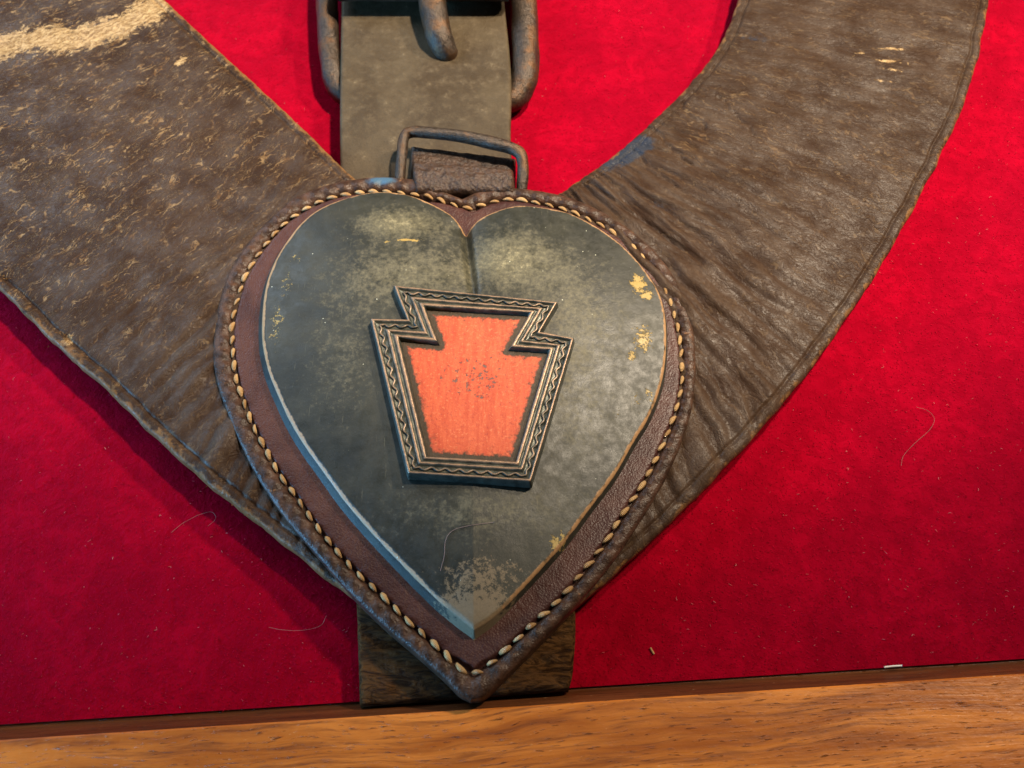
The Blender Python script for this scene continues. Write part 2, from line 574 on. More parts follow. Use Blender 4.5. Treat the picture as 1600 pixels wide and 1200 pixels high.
def M_wood(name, a, b, c_, spec):
    m = Mat(name)
    st = m.attr('strip', True)
    wp = m.noise(0.03, 3, 0.5, m.vmul(st, (0.5, 1.5, 1.0)), color=True)
    sw = m.vadd(st, m.vmul(m.vadd(wp, (-0.5, -0.5, -0.5)), (0, 11.0, 0)))
    g1 = m.noise(1.0, 5, 0.62, m.vmul(sw, (0.014, 0.16, 1.0)), 0.4)
    g2 = m.noise(1.0, 4, 0.7, m.vmul(sw, (0.040, 0.75, 1.0)))
    pore = m.noise(1.0, 3, 0.6, m.vmul(sw, (0.28, 2.4, 1.0)))
    c = m.mix(m.ramp(g1, 0.32, 0.66), a, b)
    c = m.mix(m.ramp(g2, 0.46, 0.66, 0, 0.7), c, c_)
    c = m.mix(m.ramp(pore, 0.60, 0.72, 0, 0.65), c, (c_[0] * 0.45, c_[1] * 0.42, c_[2] * 0.4))
    fl = m.noise(1.0, 3, 0.65, m.vmul(st, (0.55, 2.2, 7.0)))
    c = m.mix(m.math('MULTIPLY', m.ramp(fl, 0.66, 0.74, 0, 0.6), m.ramp(g1, 0.3, 0.6)), c, (0.86, 0.52, 0.24))  # small varnish glints painted into the colour as bright flecks
    h = m.math('SUBTRACT', m.math('MULTIPLY', g2, 0.4), m.ramp(pore, 0.58, 0.76))
    h = m.math('ADD', h, m.math('MULTIPLY', m.noise(0.6, 3, 0.6), 0.4))
    m.out(c, m.ramp(g2, 0.3, 0.7, 0.26, 0.42), m.bump(h, 0.22, 0.9), Specular_IOR_Level=spec)
    return m.m


def M_plain(name, col, rough=0.6, **kw):
    m = Mat(name)
    n = m.noise(1.5, 4, 0.7)
    c = m.mix(n, tuple(x * 0.75 for x in col), tuple(min(1, x * 1.25) for x in col))
    m.out(c, rough, **kw)
    return m.m


MAT = dict(velvet=M_velvet(), pile=M_pile(), collar=M_collar(), patch=M_patch(), plate=M_plate(), badge=M_badge(), inlay=M_inlay(),
           thread=M_thread(), strap=M_strap(), dark=M_dark(), iron=M_iron(),
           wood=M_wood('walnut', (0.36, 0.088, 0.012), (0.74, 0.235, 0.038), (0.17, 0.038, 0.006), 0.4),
           lip=M_wood('shade_painted_walnut', (0.085, 0.026, 0.009), (0.150, 0.048, 0.015), (0.05, 0.015, 0.006), 0.15),  # same walnut darkened, so the shade on the lip is in its colour
           lint=M_plain('lint', (0.22, 0.15, 0.14), 0.8), fray=M_plain('frayed_leather', (0.17, 0.09, 0.03), 0.85),
           chipm=M_plain('pale_chip', (0.75, 0.70, 0.62), 0.7), crumb=M_plain('crumb', (0.42, 0.24, 0.09), 0.8))

# ------------------------------------------------------------------ wooden frame and velvet backing
e0, e1 = P(0, 1131), P(1600, 1028)
EX = (e1 - e0) / np.linalg.norm(e1 - e0)                 # along the frame
EY = np.array([-EX[1], EX[0], 0.0])                      # towards the collar
E0 = e0


def frame_pt(u, v, z):
    return E0 + EX * u + EY * v + np.array([0, 0, z])


def bar(profile, u0, u1, nu):
    """extrude a profile of (v, z) along the frame"""
    V, UV = [], []
    acc = np.concatenate([[0], np.cumsum([math.dist(profile[i], profile[i + 1]) for i in range(len(profile) - 1)])])
    for u in np.linspace(u0, u1, nu):
        for (v, z), s in zip(profile, acc):
            V.append(frame_pt(u, v, z))
            UV.append((u, s))
    n = len(profile)
    F = grid_faces(nu, n).tolist()
    F = [tuple(f) for f in F]
    F.append(tuple(range(n)))
    F.append(tuple(range((nu - 1) * n, nu * n))[::-1])
    return np.array(V), F, np.array(UV)


nv = 60
vg = np.linspace(-0.15, 420, nv)
ug = np.linspace(-330, 620, nv)
VV = np.array([frame_pt(u, v, 0.0) for v in vg for u in ug])
velvet = add('velvet_backing', mesh('velvet_backing', VV, grid_faces(nv, nv), MAT['velvet']))
velvet['kind'] = 'structure'
velvet['label'] = 'crimson velvet backing cloth of the display'

frame_t = thing('display_frame', frame_pt(135, -20, -6), 'varnished orange-brown walnut rail along the edge of the red velvet', 'frame')
HR = 7.0
ve = float((P(800, 1104, HR) - E0) @ EY)                 # where the rail's inner arris is seen
prof = [(-62.0, -6.0), (-62.0, HR - 0.6), (-61.4, HR), (ve - 0.35, HR), (ve, HR - 0.25)]
V, F, UV = bar(prof, -330, 620, 60)
add('rail', mesh('rail', V, F, MAT['wood'], smooth=False, uv=UV), frame_t)
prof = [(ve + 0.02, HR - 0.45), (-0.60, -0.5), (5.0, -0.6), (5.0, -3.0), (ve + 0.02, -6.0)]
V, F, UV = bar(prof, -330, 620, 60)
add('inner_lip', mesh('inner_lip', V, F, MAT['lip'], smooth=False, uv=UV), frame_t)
# back board under the velvet, hidden
# velvet pile: short fibres, as one mass
npile = 90000
pxs = RNG.uniform(-120, 1720, npile)
pys = RNG.uniform(-160, 1160, npile)
B = P(pxs, pys, 0.0)
ok = ((B - E0) @ EY) > 0.2
B = B[ok]
n = len(B)
ang = RNG.uniform(0, 2 * np.pi, n)
ang = np.where(RNG.random(n) < 0.6, RNG.normal(-0.25, 0.5, n), ang)
ln = RNG.gamma(3.0, 0.085, n) + 0.12
wd = RNG.uniform(0.035, 0.075, n)
d = np.stack([np.cos(ang), np.sin(ang), RNG.uniform(0.1, 0.7, n)], -1)
sd = np.stack([-np.sin(ang), np.cos(ang), np.zeros(n)], -1)
up = np.array([0, 0, 1.0])
base = B + up * 0.02
mid_ = base + d * (ln * 0.55)[:, None] + up * 0.06
tip_ = base + d * ln[:, None] + sd * (RNG.normal(0, 0.12, n))[:, None]
V = np.stack([base - sd * wd[:, None], base + sd * wd[:, None], mid_ + sd * wd[:, None], mid_ - sd * wd[:, None], tip_], 1).reshape(-1, 3)
k = np.arange(n) * 5
F = [(a, a + 1, a + 2, a + 3) for a in k] + [(a + 3, a + 2, a + 4) for a in k]
pile = add('velvet_pile', mesh('velvet_pile', V, F, MAT['pile']))
pile['kind'] = 'stuff'
pile['label'] = 'short crimson velvet fibres standing on the backing cloth'
pile['category'] = 'velvet pile'

# ------------------------------------------------------------------ strap with buckle, behind the heart
strap_t = thing('buckle_strap', P(720, 560), 'flat olive-brown leather strap with iron buckle running behind the heart', 'strap')
L_ = catmull([(536, -330), (534, -60), (533, 0), (531, 120), (531, 240), (536, 420), (546, 700), (556, 930), (560, 1060), (561, 1102)], 30)
R_ = catmull([(784, -330), (785, -60), (788, 0), (799, 120), (799, 240), (820, 420), (860, 700), (897, 930), (896, 1040), (889, 1077)], 30)
nL = 330
Lr, Rr = resample(L_, nL), resample(R_, nL)
py_m = (Lr[:, 1] + Rr[:, 1]) / 2
ztop = 6.0 + 3.6 * sstep(330, 150, py_m) - 1.2 * sstep(820, 1060, py_m)
thick = 3.4
nc = 70
sv = np.concatenate([0.5 - 0.5 * np.cos(np.linspace(0, np.pi, nc))])
V, LOW = [], []
for i in range(nL):
    a, b = P(*Lr[i], ztop[i]), P(*Rr[i], ztop[i])
    wdt = np.linalg.norm(b - a)
    dm = np.minimum(sv, 1 - sv) * wdt
    p = a + np.outer(sv, b - a)
    rnd = 1.0
    q = np.clip(dm / rnd, 0, 1)
    endm = (nL - 1 - i) * 0.85
    q2 = min(endm / 2.0, 1.0)
    low = float(sstep(820, 930, py_m[i]))
    zz = ztop[i] - (1 - np.sqrt(1 - (1 - q) ** 2)) * 0.9 - (1 - math.sqrt(max(0, 1 - (1 - q2) ** 2))) * 1.2
    zz = zz + 0.25 * fbm(p[:, 0] * 0.05, p[:, 1] * 0.08, 3, 5)
    zz += low * (0.55 * noise(p[:, 0] * 0.05 + noise(p[:, 0] * .1, p[:, 1] * .1, 9), p[:, 1] * 0.55, 21))
    zz -= 0.8 * np.exp(-((p[:, 0] - P(702, 84, ztop[i])[0]) ** 2 + (p[:, 1] - P(702, 84, ztop[i])[1]) ** 2) / 9.0)
    p[:, 2] = zz
    V.append(np.vstack([p, [[b[0], b[1], ztop[i] - thick], [a[0], a[1], ztop[i] - thick]]]))
    LOW += [low] * (nc + 2)
V = np.vstack(V)
F = [tuple(f) for f in grid_faces(nL, nc + 2, True)]
F.append(tuple(range((nL - 1) * (nc + 2), nL * (nc + 2))))
add('strap', mesh('strap', V, [f[::-1] for f in F], MAT['strap'], attrs=dict(low=LOW)), strap_t)

# buckle: rounded iron frame passing under the strap
zc = 3.2
bk = catmull([(513, -260), (511, -60), (512, 30), (518, 105), (534, 146), (575, 160), (670, 160), (770, 163), (806, 150), (820, 112), (820, 40), (815, -60), (808, -260)], 14)
pts = PP(bk, 0.0)
zs = np.interp(bk[:, 1], [-260, 0, 110, 165], [7.6, 7.6, 6.2, 3.4])
pts = np.array([P(q[0], q[1], z) for q, z in zip(bk, zs)])
bfr = np.interp(bk[:, 0], [500, 560, 760, 830], [3.1, 2.6, 2.6, 4.0])
v, f = tube(pts, bfr, 18, True, 0.10)
add('buckle_frame', mesh('buckle_frame', v, f, MAT['iron']), strap_t)
v, f = tube(np.array([P(490, -262, 8.0), P(660, -262, 8.5), P(832, -262, 8.0)]), 3.0, 16)
add('buckle_bar', mesh('buckle_bar', v, f, MAT['iron']), strap_t)
pr = catmull([(655, -240, 14.5), (664, -120, 15.5), (672, -30, 15.0), (678, 20, 14.2), (687, 58, 12.4), (696, 80, 9.8), (702, 92, 7.2)], 12)
pts = np.array([P(a, b, z) for a, b, z in pr])
v, f = tube(pts, np.interp(np.arange(len(pts)), [0, len(pts) * .55, len(pts) - 1], [4.2, 3.7, 2.9]), 18, True, 0.08)
add('prong', mesh('prong', v, f, MAT['iron']), strap_t)
# leather fold that holds the buckle bar (above the picture, casts the shadow on the strap)
prof = []
fold = []
for t in np.linspace(-0.5 * np.pi, 0.5 * np.pi, 12):
    fold.append((math.cos(t), math.sin(t)))
cy = P(660, -14, 18.0)[1]
xs = np.linspace(P(536, -70, 14)[0], P(795, -70, 14)[0], 20)
V = []
prof = [(cy + 70, 18.4), (cy + 20, 18.8)] + [(cy + 4 - 3 * c, 15.4 + 3.4 * -s) for c, s in [(math.cos(t), math.sin(t)) for t in np.linspace(-np.pi / 2, np.pi / 2, 12)]] + [(cy + 20, 11.9), (cy + 70, 11.9)]
for x in xs:
    for (y, z) in prof:
        V.append((x, y, z + 0.25 * noise(x * 0.1, y * 0.1, 2)))
npf = len(prof)
F = [tuple(f) for f in grid_faces(20, npf)] + [tuple(range(npf)), tuple(range(19 * npf, 20 * npf))[::-1]]
add('strap_fold', mesh('strap_fold', np.array(V), F, MAT['dark']), strap_t)

# ------------------------------------------------------------------ breast collar
collar_t = thing('breast_collar', P(735, 700), 'wide dark cracked leather breast collar with stitched heart lying on red velvet', 'breast collar')
pairs = [((30, -260), (-700, -120)), ((110, -160), (-520, 10)), ((185, -75), (-370, 125)), ((260, 0), (-235, 238)), ((340, 75), (-110, 348)),
         ((400, 130), (0, 452)), ((470, 195), (75, 527)), ((545, 268), (160, 603)), ((610, 320), (300, 735)), ((670, 350), (430, 838)),
         ((740, 365), (600, 955)), ((790, 352), (840, 975)), ((830, 330), (1000, 860)), ((862, 309), (1130, 733)), ((900, 283), (1230, 622)),
         ((960, 240), (1335, 480)), ((1020, 187), (1405, 365)), ((1075, 132), (1460, 262)), ((1120, 75), (1505, 165)), ((1150, 10), (1533, 70)),
         ((1166, -60), (1550, -30)), ((1174, -140), (1560, -140)), ((1170, -240), (1560, -260))]
NA = 900
q4 = catmull([a + b for a, b in pairs], 24)
q4 = resample(q4, NA)
inn, out = q4[:, :2], q4[:, 2:]
ZC, TC = 9.0, 2.6
A = P(inn[:, 0], inn[:, 1], ZC)
Bo = P(out[:, 0], out[:, 1], ZC - 0.6)
NS = 230
sv = np.linspace(0, 1, NS)
sv = 0.55 * sv + 0.45 * (0.5 - 0.5 * np.cos(np.pi * sv))
midl = (A + Bo) / 2
along = np.concatenate([[0], np.cumsum(np.linalg.norm(np.diff(midl, axis=0), axis=1))])
W = np.linalg.norm(Bo - A, axis=1)
pt = A[:, None, :] + sv[None, :, None] * (Bo - A)[:, None, :]
# slightly ragged edges
ragw = 0.35 * fbm(along * 0.22, along * 0 + 3, 4, 8)
ragw2 = 0.55 * fbm(along * 0.16, along * 0 + 9, 5, 18)
dirs = (Bo - A) / W[:, None]
pt = pt + dirs[:, None, :] * (ragw[:, None] * (1 - sv)[None, :] ** 8 + ragw2[:, None] * sv[None, :] ** 8)[..., None]
ds = sv[None, :] * W[:, None]
de = (1 - sv)[None, :] * W[:, None]
dm = np.minimum(ds, de)
acr = ds
alo = np.repeat(along[:, None], NS, 1)
# pixel position of every vertex, for wear marks taken from the photograph
X, Y = pt[..., 0], pt[..., 1]


def spot(cx, cy, rx, ry, rot=0.0, z=ZC):
    """soft mark centred where the photograph has it; radii in px"""
    c = P(cx, cy, z)
    k = 0.155
    dx, dy = X - c[0], Y - c[1]
    ca, sa = math.cos(rot), math.sin(rot)
    a, b = dx * ca + dy * sa, -dx * sa + dy * ca
    return np.exp(-((a / (rx * k)) ** 2 + (b / (ry * k)) ** 2))


hc = P(735, 640, ZC)
near = np.exp(-(np.maximum(np.hypot(X - hc[0], (Y - hc[1]) * 0.95) - 52, 0) / 32.0) ** 2)
right = sstep(0.0, 30.0, X)
z = np.full_like(X, 0.0)
z += ZC - 0.6 * sv[None, :]
z += 0.9 * np.sin(np.pi * sv)[None, :]
wx = alo + 3.0 * fbm(acr * 0.04, alo * 0.04, 2, 1) + 0.5 * noise(acr * 0.15, alo * 0.15, 7)
rg = (np.abs(noise(wx * 0.15, acr * 0.018, 2)) * 1.7) ** 0.75
rg2 = (np.abs(noise(wx * 0.33, acr * 0.035, 5)) * 1.7) ** 0.8
rg3 = np.abs(noise(wx * 0.75, acr * 0.10, 6)) * 1.7
wamp = 0.09 + 1.0 * near + 0.18 * right
z += wamp * (0.85 * rg + 0.70 * rg2 * (0.4 + 0.6 * near) + 0.10 * rg3)
ridge = np.clip((rg2 + 0.5 * rg3 - 0.45) * 1.6, 0, 1) * (0.15 + 0.6 * near + 0.35 * right)
z += 0.35 * fbm(X * 0.045, Y * 0.045, 3, 12) + 0.03 * fbm(X * 0.4, Y * 0.4, 3, 14)
z -= 0.9 * near * (rg2 > 2)
# pressed line along both edges and rounded rims
cre = 2.6 + 0.25 * noise(alo * 0.1, acr * 0, 4)
z -= 0.50 * np.exp(-((dm - cre) / 0.42) ** 2)
fl = sstep(0, 3.2, dm)
z = (z - (ZC - 0.2)) * (0.25 + 0.75 * fl) + ZC - 0.2
z -= (1 - np.sqrt(1 - (1 - np.clip(dm / 1.1, 0, 1)) ** 2)) * 1.1
# small cuts on the inner right edge
for (x0, y0, x1, y1, wd_) in [(1062, 160, 1100, 205, .3), (1010, 195, 1080, 262, .35), (985, 232, 1055, 300, .3), (920, 290, 1100, 420, .35), (1090, 560, 1175, 672, .35), (1115, 150, 1180, 215, .2)]:
    a, b = P(x0, y0, ZC)[:2], P(x1, y1, ZC)[:2]
    tt = np.linspace(0, 1, 24)
    L2 = a + np.outer(tt, b - a) + np.stack([noise(tt * 5, tt * 0, int(x0)), noise(tt * 5, tt * 0 + 4, int(y0))], -1) * 1.3
    box = (X > min(a[0], b[0]) - 4) & (X < max(a[0], b[0]) + 4) & (Y > min(a[1], b[1]) - 4) & (Y < max(a[1], b[1]) + 4)
    if box.any():
        dd = dist_poly(np.stack([X[box], Y[box]], -1), L2, False)
        z[box] -= 0.75 * np.exp(-(dd / wd_) ** 2)
pt[..., 2] = z
left = 1 - sstep(-55.0, -20.0, X)
wear = 0.28 + 0.62 * left * sstep(-70, 60, Y) + 0.25 * spot(1070, 200, 90, 60) + 0.12 * spot(1250, 220, 160, 80)
wear = np.clip(wear * (1 - 0.55 * near), 0, 1)
blue = 0.75 * spot(965, 250, 50, 26, .5) + 0.7 * spot(1000, 225, 30, 22, .5) + 0.45 * spot(1180, 60, 60, 22) + 0.4 * spot(1040, 330, 60, 25, -.4)
# the bare tan stripe over the left shoulder, plus scratches on the right
stp = catmull([(-260, 200), (-120, 120), (0, 78), (60, 62), (110, 66), (160, 52), (205, 34), (245, 8), (275, -18)], 10)
sd_ = dist_poly(np.stack([X.ravel(), Y.ravel()], -1)[:], P(stp[:, 0], stp[:, 1], ZC)[:, :2], False).reshape(X.shape)
bare = np.exp(-(sd_ / 6.0) ** 2) * 0.92
for (cx, cy, rx, ry, ro) in [(1392, 78, 26, 3.5, -.05), (1385, 98, 34, 3.5, -.12), (1400, 112, 22, 3, -.1), (1342, 86, 10, 3, 0), (1390, 130, 25, 2.5, -.1), (285, 95, 14, 10, .6), (105, 530, 12, 10, 0)]:
    bare = np.maximum(bare, 0.72 * spot(cx, cy, rx * 1.3, ry * 1.3, ro))
edge = np.exp(-(dm / 1.5) ** 2) * (0.75 + 0.35 * left)
edge = np.maximum(edge, 0.9 * np.exp(-(de / 3.0) ** 2) * (X < 5) * sstep(0.15, 0.5, noise(alo * 0.13, alo * 0 + 1, 33) + 0.25))
top = pt.reshape(-1, 3)
bot_a = A.copy(); bot_a[:, 2] = z[:, 0] - TC + 0.8
bot_b = Bo.copy(); bot_b[:, 2] = z[:, -1] - TC + 0.8
bot_a[:, :2] = pt[:, 0, :2]; bot_b[:, :2] = pt[:, -1, :2]
full = np.concatenate([pt, bot_b[:, None], bot_a[:, None]], 1)
NC2 = NS + 2


def padc(a, v=0.0, last=None):
    e = np.full((NA, 2), v)
    if last == 'edge':
        e = np.stack([a[:, -1], a[:, 0]], 1)
    return np.concatenate([a, e], 1).ravel()


F = [tuple(f) for f in grid_faces(NA, NC2, True)]
F += [tuple(range(NC2)), tuple(range((NA - 1) * NC2, NA * NC2))[::-1]]
uv = np.stack([padc(acr, last='edge'), padc(alo, last='edge')], -1)
add('collar_band', mesh('collar_band', full.reshape(-1, 3), F, MAT['collar'], uv=uv,
    attrs=dict(wear=padc(wear, .3), blue=padc(blue), bare=padc(bare), edge=padc(edge, 1.0), ridge=padc(ridge))), collar_t)
col_z_px = lambda px, py: None

# frayed tufts on the outer left edge
V, F = [], []
idx = [i for i in range(NA) if -20 < out[i, 0] < 560 and out[i, 0] < 600]
tuft = [(0, 440), (92, 530), (100, 537), (135, 565), (180, 607), (188, 612), (196, 620), (262, 690), (330, 752), (372, 786), (380, 794)]
for (tx, ty) in tuft:
    c = P(tx + 7, ty - 7, ZC - 0.4)
    for k in range(45):
        b0 = c + np.array([RNG.normal(0, 1.1), RNG.normal(0, 1.1), -0.3])
        d_ = np.array([RNG.normal(-0.1, 0.8), RNG.normal(-0.1, 0.8), abs(RNG.normal(0.5, 0.3))])
        d_ /= np.linalg.norm(d_)
        l_ = RNG.uniform(0.3, 0.9)
        s_ = np.cross(d_, [0.3, 0.2, 1]); s_ /= np.linalg.norm(s_) + 1e-9
        k0 = len(V)
        V += [b0 - s_ * 0.05, b0 + s_ * 0.05, b0 + d_ * l_ * 0.6 + s_ * 0.04 + [0, 0, 0.1], b0 + d_ * l_ + np.array([RNG.normal(0, .2), RNG.normal(0, .2), -.1])]
        F += [(k0, k0 + 1, k0 + 2), (k0, k0 + 2, k0 + 3)]
o = add('frayed_fibres', mesh('frayed_fibres', np.array(V), F, MAT['fray']), collar_t)
o['kind'] = 'stuff'


# ------------------------------------------------------------------ heart: brown backing patch with rolled rim
def heart_loop(pts, n, z, corner_a, corner_b):
    """closed outline with two sharp corners (indices), spline between them"""
    p = [tuple(q) for q in pts]
    a = catmull(p[corner_a:corner_b + 1], 14)
    b = catmull(p[corner_b:] + p[:corner_a + 1], 14)
    full_ = np.vstack([a[:-1], b[:-1]])
    w3 = P(full_[:, 0], full_[:, 1], z)
    return resample(w3, n, True)


rim_px = [(722, 312), (700, 303), (683, 295), (656, 283), (617, 278), (567, 279), (512, 290), (463, 309), (424, 340), (389, 378), (364, 415), (347, 455), (337, 507),
          (333, 560), (341, 605), (357, 650), (376, 696), (401, 745), (430, 790), (460, 829), (492, 866), (544, 925), (596, 976), (640, 1014), (690, 1058), (716, 1084), (735, 1094),
          (758, 1088), (792, 1056), (840, 1008), (900, 946), (958, 878), (1010, 800), (1040, 748), (1063, 697), (1080, 645), (1087, 590), (1085, 527), (1073, 477), (1053, 433), (1023, 393), (990, 363), (940, 331), (885, 308), (828, 297), (777, 293), (750, 298)]
ZP = 10.2
NR = 1500
ho = heart_loop(rim_px, NR, ZP, 0, 26)
st_px = [(730, 323), (715, 320), (694, 313), (666, 305), (640, 301), (598, 298), (552, 300), (504, 312), (459, 336), (424, 369), (394, 410), (375, 450), (363, 500), (363, 546), (370, 596), (387, 644), (407, 688),
         (433, 734), (463, 777), (494, 820), (526, 861), (563, 899), (607, 940), (651, 982), (692, 1018), (716, 1041), (738, 1053),
         (760, 1042), (794, 1010), (835, 973), (874, 935), (913, 890), (944, 848), (985, 785), (1018, 731), (1040, 682), (1056, 642), (1065, 597), (1065, 552), (1058, 507), (1045, 463), (1022, 423), (992, 388), (957, 360), (917, 340), (880, 325), (837, 315), (800, 310), (770, 314), (745, 321)]
sl = heart_loop(st_px, 1200, ZP + 1.0, 0, 26)
cen = P(735, 620, ZP)
dcol = [0, .04, .08, .12, .16]
depth = np.concatenate([np.linspace(0, 9.5, 60), np.linspace(10, 16, 10)])
# rings follow a blend towards the centre (the heart is star-shaped about it)
V, RIM, BLUE, = [], [], []
rad = np.linalg.norm(ho[:, :2] - cen[:2], axis=1)
tang = np.roll(ho, -3, 0) - np.roll(ho, 3, 0)
tang /= np.linalg.norm(tang, axis=1)[:, None]
rdir = (cen - ho)[:, :2] / rad[:, None]
rings = []
for d_ in depth:
    f_ = np.clip(d_ / rad, 0, 0.95)
    rings.append(ho[:, :2] + (cen[:2] - ho[:, :2]) * f_[:, None])
R2 = np.array(rings)
flat = R2.reshape(-1, 2)
do = dist_poly(flat, ho[::3]).reshape(R2.shape[:2])
dsl, isl = dist_poly(flat, sl[::2], True, True)
dsl = dsl.reshape(do.shape); isl = isl.reshape(do.shape)
dsl0 = dist_poly(ho[:, :2], sl[::2])           # width from the outer edge to the seam
wr_ = np.clip(np.interp(np.arange(NR), np.arange(NR), dsl0), 2.4, 9)
u_ = np.clip(do / np.maximum(wr_[None, :] * 0.92, 1.5), 0, 1)
inside = (do < wr_[None, :]).astype(float)
rim_h = 1.35 * np.sqrt(np.clip(1 - (2 * u_ - 1) ** 2, 0, 1)) ** 0.9
rim_h = np.where(u_ < 1, rim_h, 0)
zz = ZP - 0.3 + rim_h
# inner field
fieldw = sstep(0.98, 1.16, do / wr_[None, :])
zz = zz * (1 - fieldw) + fieldw * (ZP + 0.80)
zz -= 0.34 * np.exp(-(dsl / 0.75) ** 2)
# puckers of the rim at every stitch
slen = length(np.vstack([sl, sl[:1]]))
NST = int(round(slen / 3.42))
ph = isl / (len(sl) / 2) * NST
zz += 0.20 * np.cos(2 * np.pi * ph) * np.exp(-((do - wr_[None, :] * 0.62) / 1.2) ** 2)
zz -= 0.8 * (0.5 - 0.5 * np.cos(2 * np.pi * (ph + 0.5))) ** 6 * np.exp(-(dsl / 0.5) ** 2) * 0.5
zz += 0.16 * fbm(flat[:, 0] * 0.25, flat[:, 1] * 0.25, 4, 40).reshape(do.shape) * (1 - fieldw) + 0.06 * fbm(flat[:, 0] * 0.5, flat[:, 1] * 0.5, 3, 41).reshape(do.shape)
rimA = np.clip(1 - sstep(0.85, 1.05, do / wr_[None, :]), 0, 1)


def spot2(XY, cx, cy, rx, ry, rot=0.0, z=ZP, k=0.155):
    c = P(cx, cy, z)
    dx, dy = XY[..., 0] - c[0], XY[..., 1] - c[1]
    ca, sa = math.cos(rot), math.sin(rot)
    a, b = dx * ca + dy * sa, -dx * sa + dy * ca
    return np.exp(-((a / (rx * k)) ** 2 + (b / (ry * k)) ** 2))


blu = 0.75 * spot2(R2, 600, 285, 28, 12) + 0.25 * spot2(R2, 540, 290, 50, 14)
skirt = np.concatenate([ho[:, :2], np.full((NR, 1), ZP - 3.6)], 1)
Vt = np.concatenate([R2, zz[..., None]], 2).reshape(-1, 3)
V = np.vstack([skirt, Vt, [[cen[0], cen[1], ZP + 0.7]]])
nr = len(depth) + 1
F = [tuple(f) for f in grid_faces(nr, NR, True)]
F += [((nr - 1) * NR + j, (nr - 1) * NR + (j + 1) % NR, len(V) - 1) for j in range(NR)]
rimv = np.concatenate([np.ones(NR), rimA.ravel(), [0]])
bluv = np.concatenate([np.zeros(NR), blu.ravel(), [0]])
patch_o = add('heart_backing', mesh('heart_backing', V, F, MAT['patch'], attrs=dict(rim=rimv, blue=bluv)), collar_t)

# stitches, one object each
protos = []
for k in range(4):
    V, F = [], []
    nl, ns = 7, 8
    for i in range(nl):
        t = i / (nl - 1)
        r = 0.62 * math.sin(math.pi * (0.10 + 0.80 * t)) ** 0.8 * (1 + 0.12 * math.sin(5 * t + k))
        for j in range(ns):
            a = 2 * math.pi * j / ns
            V.append(((t - 0.5) * 2.95, r * math.cos(a) + 0.12 * math.sin(3 * t + k) , 0.72 * r * math.sin(a) + 0.42 * math.sin(math.pi * t) - 0.25))
    for i in range(nl - 1):
        for j in range(ns):
            F.append((i * ns + j, i * ns + (j + 1) % ns, (i + 1) * ns + (j + 1) % ns, (i + 1) * ns + j))
    F += [tuple(range(ns))[::-1], tuple(range((nl - 1) * ns, nl * ns))]
    protos.append(mesh('stitch', np.array(V), F, MAT['thread']))
sp = resample(sl, NST, True)
sp2 = resample(sl, NST * 2, True)
for i in range(NST):
    p0, p1 = sp2[(2 * i - 1) % (2 * NST)], sp2[(2 * i + 1) % (2 * NST)]
    a = math.atan2(p1[1] - p0[1], p1[0] - p0[0])
    o = add('stitch', protos[i % 4], collar_t, (sp[i][0], sp[i][1], ZP + 0.66 + random.uniform(-.06, .06)))
    o.rotation_euler = (random.uniform(-.15, .15), random.uniform(-.1, .1), a - 0.20 + random.uniform(-.12, .12))
    sc = random.uniform(0.74, 0.98)
    o.scale = (sc, sc * random.uniform(0.85, 1.12), sc)

# ------------------------------------------------------------------ raised heart
pl_px = [(728, 363), (712, 346), (686, 330), (652, 315), (620, 308), (585, 307), (545, 315), (500, 331), (468, 354), (441, 388), (421, 424), (409, 462), (404, 508), (405, 550), (414, 592), (430, 632), (448, 671), (472, 711),
         (501, 752), (532, 795), (570, 840), (610, 883), (672, 946), (710, 978), (741, 1001),
         (775, 975), (822, 926), (880, 862), (922, 806), (962, 752), (992, 700), (1015, 662), (1032, 620), (1041, 577), (1043, 527), (1038, 485), (1023, 450), (990, 407), (948, 371), (900, 344), (862, 333), (811, 328), (774, 336), (745, 348)]
ZQ = ZP + 0.7
NP_ = 1300
hp = heart_loop(pl_px, NP_, ZQ, 0, 24)
cen2 = P(738, 600, ZQ + 5)
fr = np.concatenate([[0], np.linspace(0.0015, 0.03, 14), np.linspace(0.035, 0.14, 26), np.linspace(0.155, 0.985, 62)])
R3 = hp[None, :, :2] + (cen2[:2] - hp[:, :2])[None] * fr[:, None, None]
fl2 = R3.reshape(-1, 2)
dh = dist_poly(fl2, hp[::3]).reshape(R3.shape[:2])
HW = 2.7
tgh = np.roll(hp, -4, 0) - np.roll(hp, 4, 0)
nrh = np.stack([tgh[:, 1], -tgh[:, 0]], -1) / np.linalg.norm(tgh[:, :2], axis=1)[:, None]
if ((hp[:, :2] + nrh - cen2[:2]) ** 2).sum() < ((hp[:, :2] - nrh - cen2[:2]) ** 2).sum():
    nrh = -nrh
lside = sstep(-0.35, 0.35, nrh @ np.array([-0.86, -0.5]))
kk = np.exp(-(np.arange(-40, 41) / 18.0) ** 2); kk /= kk.sum()
lside = np.convolve(np.concatenate([lside[-40:], lside, lside[:40]]), kk, 'valid')[None, :]
runw = 0.7 + 0.75 * lside
wall = HW * (0.82 * np.clip(dh / runw, 0, 1) + 0.18 * sstep(runw * 0.7, runw * 1.7, dh))
dome = 3.6 * (1 - np.exp(-(dh / 15.0) ** 1.2))
kd = np.exp(-(np.arange(-130, 131) / 60.0) ** 2); kd /= kd.sum()
for i in range(len(dome)):                      # soften the ridge that would run up from the tip
    row = dome[i]
    dome[i] = np.convolve(np.concatenate([row[-130:], row, row[:130]]), kd, 'valid')
zz = ZQ + wall + dome
gx0 = P(728, 363, ZQ + 4); gx1 = P(739, 452, ZQ + 5)
gl = np.array([gx0[:2] + (gx1 - gx0)[:2] * t for t in np.linspace(-0.1, 1.5, 12)])
